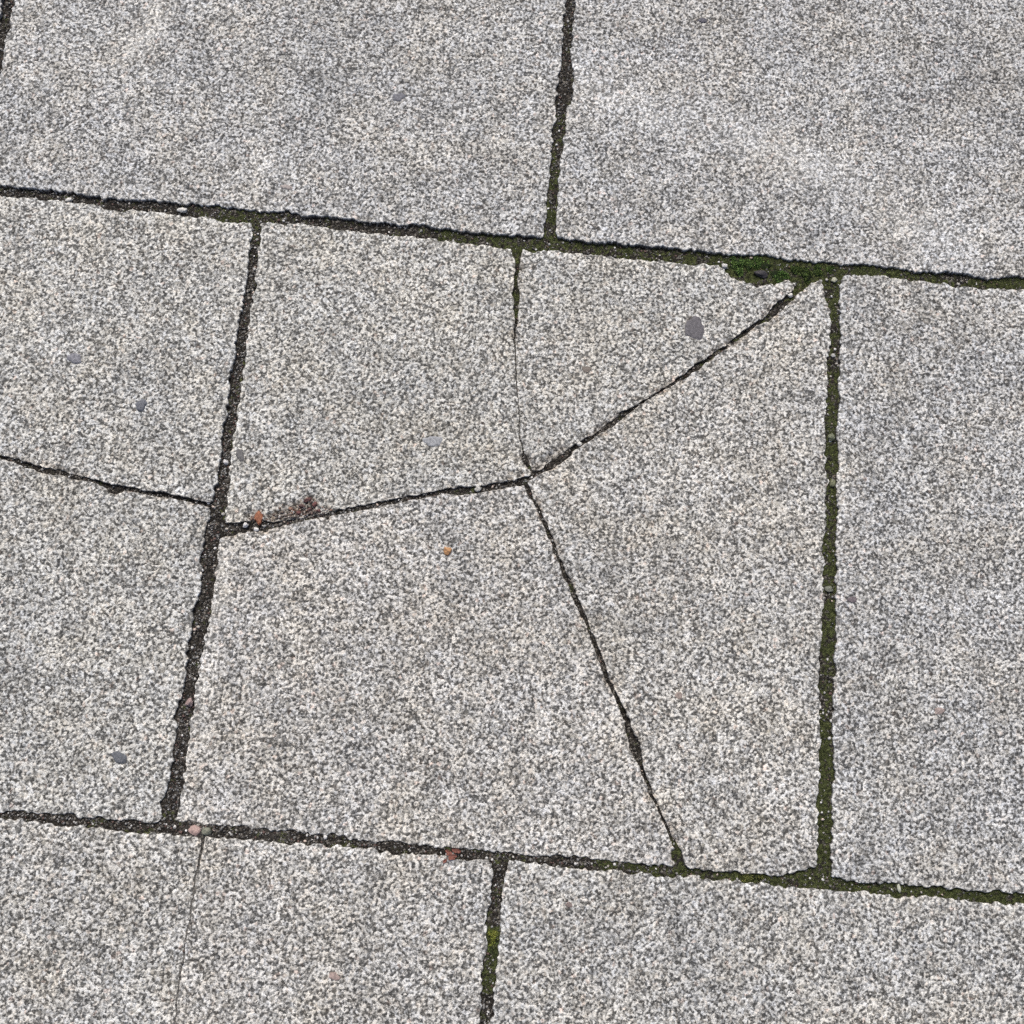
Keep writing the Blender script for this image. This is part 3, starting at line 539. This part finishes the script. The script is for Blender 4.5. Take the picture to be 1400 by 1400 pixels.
# the slabs round about, a step outside the frame
def plain(x, y0, up=None, dn=None, w=PITCH):
    k = random.random()
    t = .97 + .05 * k
    build_piece("paving_slab", "o%.1f_%.1f" % (x, y0), [dn if dn is not None else hline(y0 + hx), vline(x + w - hx, y0), up if up is not None else hline(y0 + PITCH - hx), vline(x + hx, y0)], "JJJJ", False, (t, t, t), 0, (0, 0))
for j, y0 in enumerate((.6, 0, -.6, -1.2, -1.8)):
    shift = 0.0 if j % 2 == 0 else .3
    for i in range(-3, 4):
        x = i * PITCH + shift
        if shift == 0 and i == -2: plain(X0, y0, C["H1l"] if y0 == -.6 else None, C["H2u"] if y0 == -.6 else None, .3)
        if x < X0 - .01 or x + PITCH > X1 + .01: continue
        if y0 == 0 and -.95 < x < .35: continue
        if y0 == -.6 and -.65 < x < .65: continue
        if y0 == -1.2 and -.35 < x < .35: continue
        plain(x, y0, C["H1l"] if y0 == -.6 else C["H2l"] if y0 == -1.2 else None, C["H1u"] if y0 == 0 else C["H2u"] if y0 == -.6 else None)

# ------------------------------------------------------------------ what fills the joints: soil, worn sand, low moss
GX0, GX1, GY0, GY1, GS = -.60, 1.22, -1.1, .5, .00125
nx, ny = int((GX1 - GX0) / GS), int((GY1 - GY0) / GS)
dist = np.full((ny, nx), 1.0)
def stamp(line, rad):
    k = int(rad / GS)
    oy, ox = np.mgrid[-k:k + 1, -k:k + 1]
    for x, y in line:
        cx, cy = (x - GX0) / GS, (y - GY0) / GS
        ix, iy = int(round(cx)), int(round(cy))
        if ix - k < 0 or iy - k < 0 or ix + k + 1 > nx or iy + k + 1 > ny: continue
        d = np.hypot(ox + ix - cx, oy + iy - cy) * GS
        w = dist[iy - k:iy + k + 1, ix - k:ix + k + 1]
        np.minimum(w, d, out=w)
def mid_line(a, b):
    a = resample(a, .003); b = resample(b, .003)
    n = max(len(a), len(b))
    ta, tb = np.linspace(0, 1, len(a)), np.linspace(0, 1, len(b)); t = np.linspace(0, 1, n * 2)
    return np.c_[(np.interp(t, ta, a[:, 0]) + np.interp(t, tb, b[:, 0])) / 2, (np.interp(t, ta, a[:, 1]) + np.interp(t, tb, b[:, 1])) / 2]
JOINT = {}
for a, b, r in (("H1u", "H1l", .014), ("H2u", "H2l", .012), ("V1l", "V1r", .012), ("V0l", "V0r", .012), ("V2l", "V2r", .013), ("V3l", "V3r", .013), ("V4l", "V4r", .012),
                ("K1u", "K1l", .010), ("K2u", "K2l", .009), ("K3l", "K3r", .009), ("K4l", "K4r", .007), ("K5u", "K5l", .008), ("K6l", "K6r", .005)):
    ln = mid_line(C[a], C[b]); JOINT[a[:2]] = ln
    stamp(ln, r)
for x, y0, y1 in ((.9, .012, .48), (.9, -1.09, -.612), (-.3, -1.09, -.612), (1.2, -.588, -.012)):
    stamp(np.c_[np.full(300, x), np.linspace(y0, y1, 300)], .012)
chip = np.array([(x, y) for lab, cs, cc in CLUMP[:3] for x, y, r in cs])
stamp(chip, .021)
mask = dist < .5
vid = np.full((ny, nx), -1); iy, ix = np.nonzero(mask); vid[iy, ix] = np.arange(len(ix))
gx, gy = GX0 + ix * GS, GY0 + iy * GS
FA = np.array(FILL)
def fill_params(x, y):
    out = np.zeros((len(x), 3))
    for k in range(0, len(x), 20000):
        d2 = (x[k:k + 20000, None] - FA[None, :, 0]) ** 2 + (y[k:k + 20000, None] - FA[None, :, 1]) ** 2
        w = 1 / (d2 + 3e-5) ** 2
        out[k:k + 20000] = (w @ FA[:, 2:5]) / w.sum(1)[:, None]
    return out
fp = fill_params(gx, gy)
dd = dist[iy, ix]
def fill_height(x, y, p):
    n = .45 * vnoise(x / .009, y / .009, 51) + .35 * vnoise(x / .004, y / .004, 52) + .3 * vnoise(x / .0022, y / .0022, 53)
    return -p[:, 0] * .001 + n * .0013 * np.clip(p[:, 0] / 3.0 - .1, .12, 1.1)
gz = fill_height(gx, gy, fp)
quad = mask[:-1, :-1] & mask[1:, :-1] & mask[:-1, 1:] & mask[1:, 1:]
qy, qx = np.nonzero(quad)
F = np.c_[vid[qy, qx], vid[qy, qx + 1], vid[qy + 1, qx + 1], vid[qy + 1, qx]]
me = mesh_from("joint_soil", np.c_[gx, gy, gz], F, [MAT_SOIL], smooth=True)
point_colour(me, "fill", np.c_[fp[:, 1], np.clip(fp[:, 2], 0, 1), np.clip(-fp[:, 2], 0, 1)])
soil = link("joint_soil", me, pavement)
soil["kind"] = "stuff"
soil["label"] = "dark soil and low olive moss filling joints and cracks"
# joints outside the measured area: soil sheet under the far slabs
for k, (a, b, c, d) in enumerate(((X0, Y0, X1, GY0 + .012), (X0, GY1 - .012, X1, Y1), (X0, GY0 + .012, GX0 + .012, GY1 - .012), (GX1 - .012, GY0 + .012, X1, GY1 - .012))):
    s = link("joint_soil", mesh_from("joint_soil", [(a, b, -.006), (c, b, -.006), (c, d, -.006), (a, d, -.006)], [(0, 1, 2, 3)], [MAT_SOIL]), pavement)
    point_colour(s.data, "fill", np.tile((.35, 0, 0), (4, 1)))
    s["kind"] = "stuff"

# ------------------------------------------------------------------ stones set in the slab faces (sub-parts of their slab)
def dome(cx, cy, rx, ry, ang, h, seed, rings=5, seg=28):
    t = math.radians(ang)
    v, f = [], []
    rnd = random.Random(seed)
    ph = [rnd.uniform(0, 6.28) for _ in range(5)]
    def R(a): return 1 + .10 * math.sin(2 * a + ph[0]) + .09 * math.sin(3 * a + ph[1]) + .07 * math.sin(5 * a + ph[2]) + .05 * math.sin(9 * a + ph[3])
    for i in range(rings + 1):
        q = 1 - i / rings
        for j in range(seg):
            a = 2 * math.pi * j / seg
            rr = q * R(a)
            x, y = rx * rr * math.cos(a), ry * rr * math.sin(a)
            z = h * (1 - q ** 3) - .0012 * (q > .99) + rnd.uniform(-.05, .05) * h
            v.append((cx + x * math.cos(t) - y * math.sin(t), cy + x * math.sin(t) + y * math.cos(t), z))
    for i in range(rings):
        for j in range(seg):
            a, b = i * seg + j, i * seg + (j + 1) % seg
            f.append((a, b, b + seg, a + seg))
    return v, f

for k, (lab, c, rx, ry, ang, colr, pc, hh) in enumerate(EMB):
    o, ctr, dz, tilt = PIECE[pc]
    lx, ly = c[0] - ctr[0], c[1] - ctr[1]
    v, f = dome(0, 0, rx, ry, ang, hh * .001, k)
    me = mesh_from("embedded_stone", v, f, [stone_material("stone_%d" % k, colr, .7, .34)], smooth=True)
    zz = dz + lx * tilt[0] + ly * tilt[1] + .0004 * float(vnoise(np.array([c[0] / .07]), np.array([c[1] / .07]), 34)[0])
    if pc == 'L2': zz -= .0003
    s = link("embedded_stone", me, o, (lx, ly, zz + .0005))
    s["label"] = lab

# ------------------------------------------------------------------ loose chips, pebbles, crumbs
ICO_V = []
g = (1 + 5 ** .5) / 2
for a, b in ((-1, g), (1, g), (-1, -g), (1, -g)): ICO_V.append((a, b, 0))
for a, b in ((-1, g), (1, g), (-1, -g), (1, -g)): ICO_V.append((0, a, b))
for a, b in ((-1, g), (1, g), (-1, -g), (1, -g)): ICO_V.append((b, 0, a))
ICO_V = np.array(ICO_V) / math.hypot(1, g)
ICO_F = np.array([(0, 11, 5), (0, 5, 1), (0, 1, 7), (0, 7, 10), (0, 10, 11), (1, 5, 9), (5, 11, 4), (11, 10, 2), (10, 7, 6), (7, 1, 8), (3, 9, 4), (3, 4, 2), (3, 2, 6), (3, 6, 8), (3, 8, 9), (4, 9, 5), (2, 4, 11), (6, 2, 10), (8, 6, 7), (9, 8, 1)])
def subdiv(V, F):
    V = [tuple(v) for v in V]; cache = {}; out = []
    def mid(a, b):
        k = (min(a, b), max(a, b))
        if k not in cache:
            p = np.array(V[a]) + np.array(V[b]); V.append(tuple(p / np.linalg.norm(p))); cache[k] = len(V) - 1
        return cache[k]
    for a, b, c in F:
        x, y, z = mid(a, b), mid(b, c), mid(c, a)
        out += [(a, x, z), (x, b, y), (z, y, c), (x, y, z)]
    return np.array(V), np.array(out)
SV, SF = subdiv(ICO_V, ICO_F)
SV2, SF2 = subdiv(SV, SF)

def rock(rx, ry, rz, seed, angular=0.0):
    r = np.random.default_rng(seed)
    V = SV2.copy()
    if angular > 0:                       # slice with random planes for broken faces
        for _ in range(9):
            n = r.normal(size=3); n /= np.linalg.norm(n)
            d = r.uniform(.62, .88)
            s = V @ n
            V = V - np.outer(np.clip(s - d, 0, None) * angular, n)
    V = V * (1 + .22 * vnoise(V[:, 0] * 1.7 + seed, V[:, 1] * 1.7 + V[:, 2] * 2.3, seed) + .10 * vnoise(V[:, 0] * 4 + seed, V[:, 1] * 4 + V[:, 2] * 5, seed + 1))[:, None]
    return V * np.array([rx, ry, rz])

for k, (nm, lab, cat, c, rx, ry, rz, ang, colr, zb) in enumerate(LOOSE):
    if nm == "leaf_scrap":
        # curled scrap of leaf, 0.25 mm thick
        r = np.random.default_rng(100 + k); n = 14
        rim = []
        for j in range(n):
            a = 2 * math.pi * j / n; q = 1 + r.uniform(-.3, .22)
            rim.append((rx * q * math.cos(a), ry * q * math.sin(a)))
        V = [(0, 0, .0004)] + [(x * .5, y * .5, .0005 + r.uniform(-.0002, .0003)) for x, y in rim] + [(x, y, .0004 + 30 * (x * x) + r.uniform(0, .0011)) for x, y in rim]
        F = [(0, 1 + j, 1 + (j + 1) % n) for j in range(n)] + [(1 + j, 1 + n + j, 1 + n + (j + 1) % n, 1 + (j + 1) % n) for j in range(n)]
        m0 = len(V)
        V += [(x, y, z - .00025) for x, y, z in V]
        F += [tuple(m0 + i for i in reversed(f)) for f in F]
        F += [(1 + n + j, m0 + 1 + n + j, m0 + 1 + n + (j + 1) % n, 1 + n + (j + 1) % n) for j in range(n)]
        me = mesh_from(nm, V, F, [stone_material("leaf_scrap_%d" % k, colr, .8, .45)])
    else:
        ang_amt = 1.0 if "chip" in nm or "crumb" in nm else .5
        V = rock(rx, ry, rz, 40 + k, ang_amt)
        me = mesh_from(nm, V, SF2, [stone_material(nm + "_%d" % k, colr, .7, .3)], smooth=nm == "pebble")
    o = link(nm, me, None, (c[0], c[1], zb * .001 + (rz * .25 if nm != "leaf_scrap" else .0004)))
    o.rotation_euler = (0, 0, math.radians(ang))
    o["label"] = lab; o["category"] = cat
    if nm == "stone_crumb": o["group"] = "maroon crumbs beside the left crack"
    if nm == "leaf_scrap": o["group"] = "rust-red leaf scraps on the lower joint"

# ------------------------------------------------------------------ grit: loose grains on the joint soil
def edge_gap(key):
    a, b = {"H1": ("H1u", "H1l"), "H2": ("H2u", "H2l"), "V0": ("V0l", "V0r"), "V1": ("V1l", "V1r"), "V2": ("V2l", "V2r"), "V3": ("V3l", "V3r"), "V4": ("V4l", "V4r"), "K1": ("K1u", "K1l"), "K2": ("K2u", "K2l"), "K3": ("K3l", "K3r"), "K4": ("K4l", "K4r"), "K5": ("K5u", "K5l"), "K6": ("K6l", "K6r")}[key]
    return resample(C[a], .001), resample(C[b], .001)
def scatter(key, per_m):
    """random points between the two lips of a joint"""
    a, b = edge_gap(key)
    L = np.linalg.norm(np.diff(a, axis=0), axis=1).sum()
    n = int(L * per_m)
    kd = kdtree.KDTree(len(b))
    for i, q in enumerate(b): kd.insert((q[0], q[1], 0), i)
    kd.balance()
    out = []
    for _ in range(n):
        p = a[rng.integers(len(a))]
        if not (GX0 + .01 < p[0] < GX1 - .01 and GY0 + .01 < p[1] < GY1 - .01): continue
        q = kd.find((p[0], p[1], 0))[0]
        t = rng.uniform(.06, .94)
        out.append((p[0] + (q.x - p[0]) * t, p[1] + (q.y - p[1]) * t))
    return np.array(out).reshape(-1, 2)
def grains(per, size, tones, seed, lift):
    VV, FF, TT = [], [], []
    base = 0
    r = np.random.default_rng(seed)
    for key, per_m in per.items():
        pts = scatter(key, per_m)
        if not len(pts): continue
        p = fill_params(pts[:, 0], pts[:, 1])
        z = fill_height(pts[:, 0], pts[:, 1], p)
        for (x, y), zz, pp in zip(pts, z, p):
            if r.random() < pp[1] * .75: continue
            s = size[0] * (size[1] / size[0]) ** (r.random() ** 1.6)
            sc = s * r.uniform(.65, 1.25, 3); sc[2] *= .8
            V = ICO_V * (1 + r.uniform(-.22, .22, (12, 1)))
            a = r.uniform(0, 6.28); ca, sa = math.cos(a), math.sin(a)
            V = V * sc
            V = np.c_[V[:, 0] * ca - V[:, 1] * sa, V[:, 0] * sa + V[:, 1] * ca, V[:, 2]] + (x, y, zz + sc[2] * lift)
            t = np.array(tones[int(r.integers(len(tones)))]) * r.uniform(.75, 1.25)
            VV.append(V); FF.append(ICO_F + base); TT.append(np.tile(t, (12, 1))); base += 12
    return np.vstack(VV), np.vstack(FF), np.vstack(TT)
GREY = [(.10, .10, .10), (.16, .16, .155), (.22, .22, .21), (.06, .058, .055), (.13, .125, .115), (.08, .075, .07), (.28, .28, .27), (.11, .07, .06)]
dens = {"H1": 1100, "H2": 1300, "V0": 1000, "V1": 1200, "V2": 2000, "V3": 800, "V4": 1100, "K1": 500, "K2": 250, "K3": 150, "K4": 120, "K5": 300, "K6": 150}
V, F, Tn = grains(dens, (.0005, .0016), GREY, 3, .35)
me = mesh_from("joint_grit", V, F, [MAT_GRIT], smooth=True); point_colour(me, "tone", Tn)
o = link("joint_grit", me); o["kind"] = "stuff"; o["label"] = "fine grey grit scattered along the soil of the joints"; o["category"] = "grit"
WHITE = [(.60, .60, .58), (.5, .5, .48), (.68, .68, .66), (.42, .41, .38), (.36, .34, .3), (.5, .42, .36)]
dens = {"H1": 75, "H2": 90, "V0": 60, "V1": 60, "V2": 80, "V3": 130, "V4": 110, "K1": 60, "K2": 25, "K3": 8, "K4": 8, "K5": 20, "K6": 8}
V, F, Tn = grains(dens, (.0008, .0019), WHITE, 8, .45)
me = mesh_from("pale_grit", V, F, [MAT_GRIT], smooth=True); point_colour(me, "tone", Tn)
o = link("pale_grit", me); o["kind"] = "stuff"; o["label"] = "scattered whitish sand grains lying in the joints"; o["category"] = "grit"

# crumbled stone along the left crack
r = np.random.default_rng(31)
VV, FF, TT, base = [], [], [], 0
for kx in range(260):
    t = r.random()
    x = RUB[0][0] + (RUB[1][0] - RUB[0][0]) * t; y = RUB[0][1] + (RUB[1][1] - RUB[0][1]) * t
    y += abs(r.normal()) * .0058 - .0015; x += r.normal() * .002
    sz = r.uniform(.0004, .0012) if r.random() < .85 else r.uniform(.0012, .0019)
    V = ICO_V * (1 + r.uniform(-.3, .3, (12, 1))) * (sz * r.uniform(.7, 1.3, 3)) + (x, y, -.0016 + r.uniform(0, .0006))
    tone = [(.20, .165, .14), (.14, .10, .085), (.30, .27, .24), (.10, .085, .075), (.24, .15, .11), (.42, .41, .39)][int(r.integers(6))]
    VV.append(V); FF.append(ICO_F + base); TT.append(np.tile(np.array(tone) * r.uniform(.7, 1.2), (12, 1))); base += 12
me = mesh_from("crack_rubble", np.vstack(VV), np.vstack(FF), [MAT_GRIT]); point_colour(me, "tone", np.vstack(TT))
o = link("crack_rubble", me); o["kind"] = "stuff"; o["label"] = "brown crumbled stone strewn along the left end of the crack"; o["category"] = "rubble"

# ------------------------------------------------------------------ moss: short leaves standing on the mossy stretches
def leaves(P, Nrm, tones, length, r):
    n = len(P)
    d = r.normal(size=(n, 3)) * .75 + Nrm; d /= np.linalg.norm(d, axis=1)[:, None]
    side = np.cross(d, r.normal(size=(n, 3))); side /= np.linalg.norm(side, axis=1)[:, None] + 1e-9
    L = (length * r.uniform(.6, 1.3, n))[:, None]; w = L * .22
    up = np.cross(side, d)
    a = P - side * w * .5; b = P + side * w * .5
    m1 = P + d * L * .55 + side * w * .6 + up * L * .08; m2 = P + d * L * .55 - side * w * .6 + up * L * .08
    t = P + d * L + up * L * -.12
    V = np.stack([a, b, m1, m2, t], 1).reshape(-1, 3)
    i = np.arange(n)[:, None] * 5
    F = np.vstack([i + np.array([[0, 1, 2]]), i + np.array([[0, 2, 3]]), i + np.array([[3, 2, 4]])])
    return V, F, np.repeat(tones, 5, 0)
r = np.random.default_rng(77)
pm = fp[:, 1] + .75 * vnoise(gx / .015, gy / .015, 61) + .4 * vnoise(gx / .005, gy / .005, 62)
wgt = np.clip(pm - .48, 0, 1) * (1 + 2 * np.clip(fp[:, 2], 0, 1)) * (dd < .0085) * (fp[:, 0] > 1.8)
pick = r.choice(len(gx), 26000, p=wgt / wgt.sum())
P = np.c_[gx[pick], gy[pick], gz[pick] - .0001]; P[:, :2] += r.uniform(-.5, .5, (len(pick), 2)) * GS
br = np.clip(fp[pick, 2], 0, 1)[:, None]
t = (np.array((.076, .092, .033)) * (1 - br) + np.array((.08, .14, .034)) * br) * (.7 + .6 * np.clip(.5 + vnoise(gx[pick] / .008, gy[pick] / .008, 63), 0, 1.2))[:, None] * r.uniform(.35, 1.7, (len(pick), 1)) * np.array([1, 1, 1]) + r.uniform(-.008, .012, (len(pick), 1)) * np.array([1.2, .6, .2])
V, F, Tn = leaves(P, np.array([0, 0, 1.0]), np.clip(t, .008, 1), .00125, r)
me = mesh_from("joint_moss", V, F, [MAT_MOSS]); point_colour(me, "tone", Tn)
o = link("joint_moss", me); o["kind"] = "stuff"; o["label"] = "short olive moss growing along the right and top joints"; o["category"] = "moss"

for k, (lab, cs, colr) in enumerate(CLUMP):
    r = np.random.default_rng(200 + k)
    cs = np.array(cs)
    x0, y0 = cs[:, 0].mean(), cs[:, 1].mean()
    p0 = fill_params(np.array([x0]), np.array([y0]))
    e = bpy.data.objects.new("moss_clump", None); e.location = (x0, y0, -.0045); e.empty_display_size = .01; col.objects.link(e)
    e["label"] = lab; e["category"] = "moss"; e["group"] = "moss cushions in the joints"
    # cushion: height field over the union of the lobes
    gs = .0008
    xs = np.arange(cs[:, 0].min() - .009, cs[:, 0].max() + .009, gs); ys = np.arange(cs[:, 1].min() - .009, cs[:, 1].max() + .009, gs)
    Xg, Yg = np.meshgrid(xs, ys); q = np.c_[Xg.ravel(), Yg.ravel()]
    hgt = np.zeros(len(q))
    for x, y, rad in cs:
        d = np.hypot(q[:, 0] - x, q[:, 1] - y) / rad + .45 * vnoise(q[:, 0] / .004, q[:, 1] / .004, 71) + .2 * vnoise(q[:, 0] / .0018, q[:, 1] / .0018, 73)
        hgt = np.maximum(hgt, np.sqrt(np.clip(1 - d * d, 0, 1)))
    zz = -.0045 + hgt * .0030 + hgt * .0006 * vnoise(q[:, 0] / .002, q[:, 1] / .002, 72)
    ok = hgt > .02
    idx = np.full(len(q), -1); idx[ok] = np.arange(ok.sum())
    okg = ok.reshape(Xg.shape); ig = idx.reshape(Xg.shape)
    qd = okg[:-1, :-1] & okg[1:, :-1] & okg[:-1, 1:] & okg[1:, 1:]
    a, b = np.nonzero(qd)
    F = np.c_[ig[a, b], ig[a, b + 1], ig[a + 1, b + 1], ig[a + 1, b]]
    Vc = np.c_[q[ok], zz[ok]] - np.array([x0, y0, -.0045])
    me = mesh_from("cushion", Vc, F, [MAT_MOSS], smooth=True)
    point_colour(me, "tone", np.array(colr) * .38 * (.2 + .8 * np.clip(.5 + vnoise(q[ok][:, 0] / .0045, q[ok][:, 1] / .0045, 74), 0, 1))[:, None])
    link("cushion", me, e)
    patch = np.clip(.4 + vnoise(q[ok][:, 0] / .0045, q[ok][:, 1] / .0045, 74) * .9, .02, 1)
    pk = r.choice(len(Vc), 340 * len(cs), p=patch / patch.sum())
    P = Vc[pk] + np.c_[r.uniform(-.5, .5, (len(pk), 2)) * gs, np.zeros(len(pk))]
    tn = np.array(colr) * np.where(r.random((len(pk), 1)) < .22, r.uniform(1.6, 2.4, (len(pk), 1)), r.uniform(.35, 1.3, (len(pk), 1))) * (1 + r.uniform(-.12, .3, (len(pk), 1)) * np.array([1, .25, 0]))
    V, F, Tn = leaves(P, np.array([0, 0, .9]), tn, .0019, r)
    me = mesh_from("leaves", V, F, [MAT_MOSS]); point_colour(me, "tone", Tn)
    lf = link("leaves", me, e); lf["kind"] = "stuff"
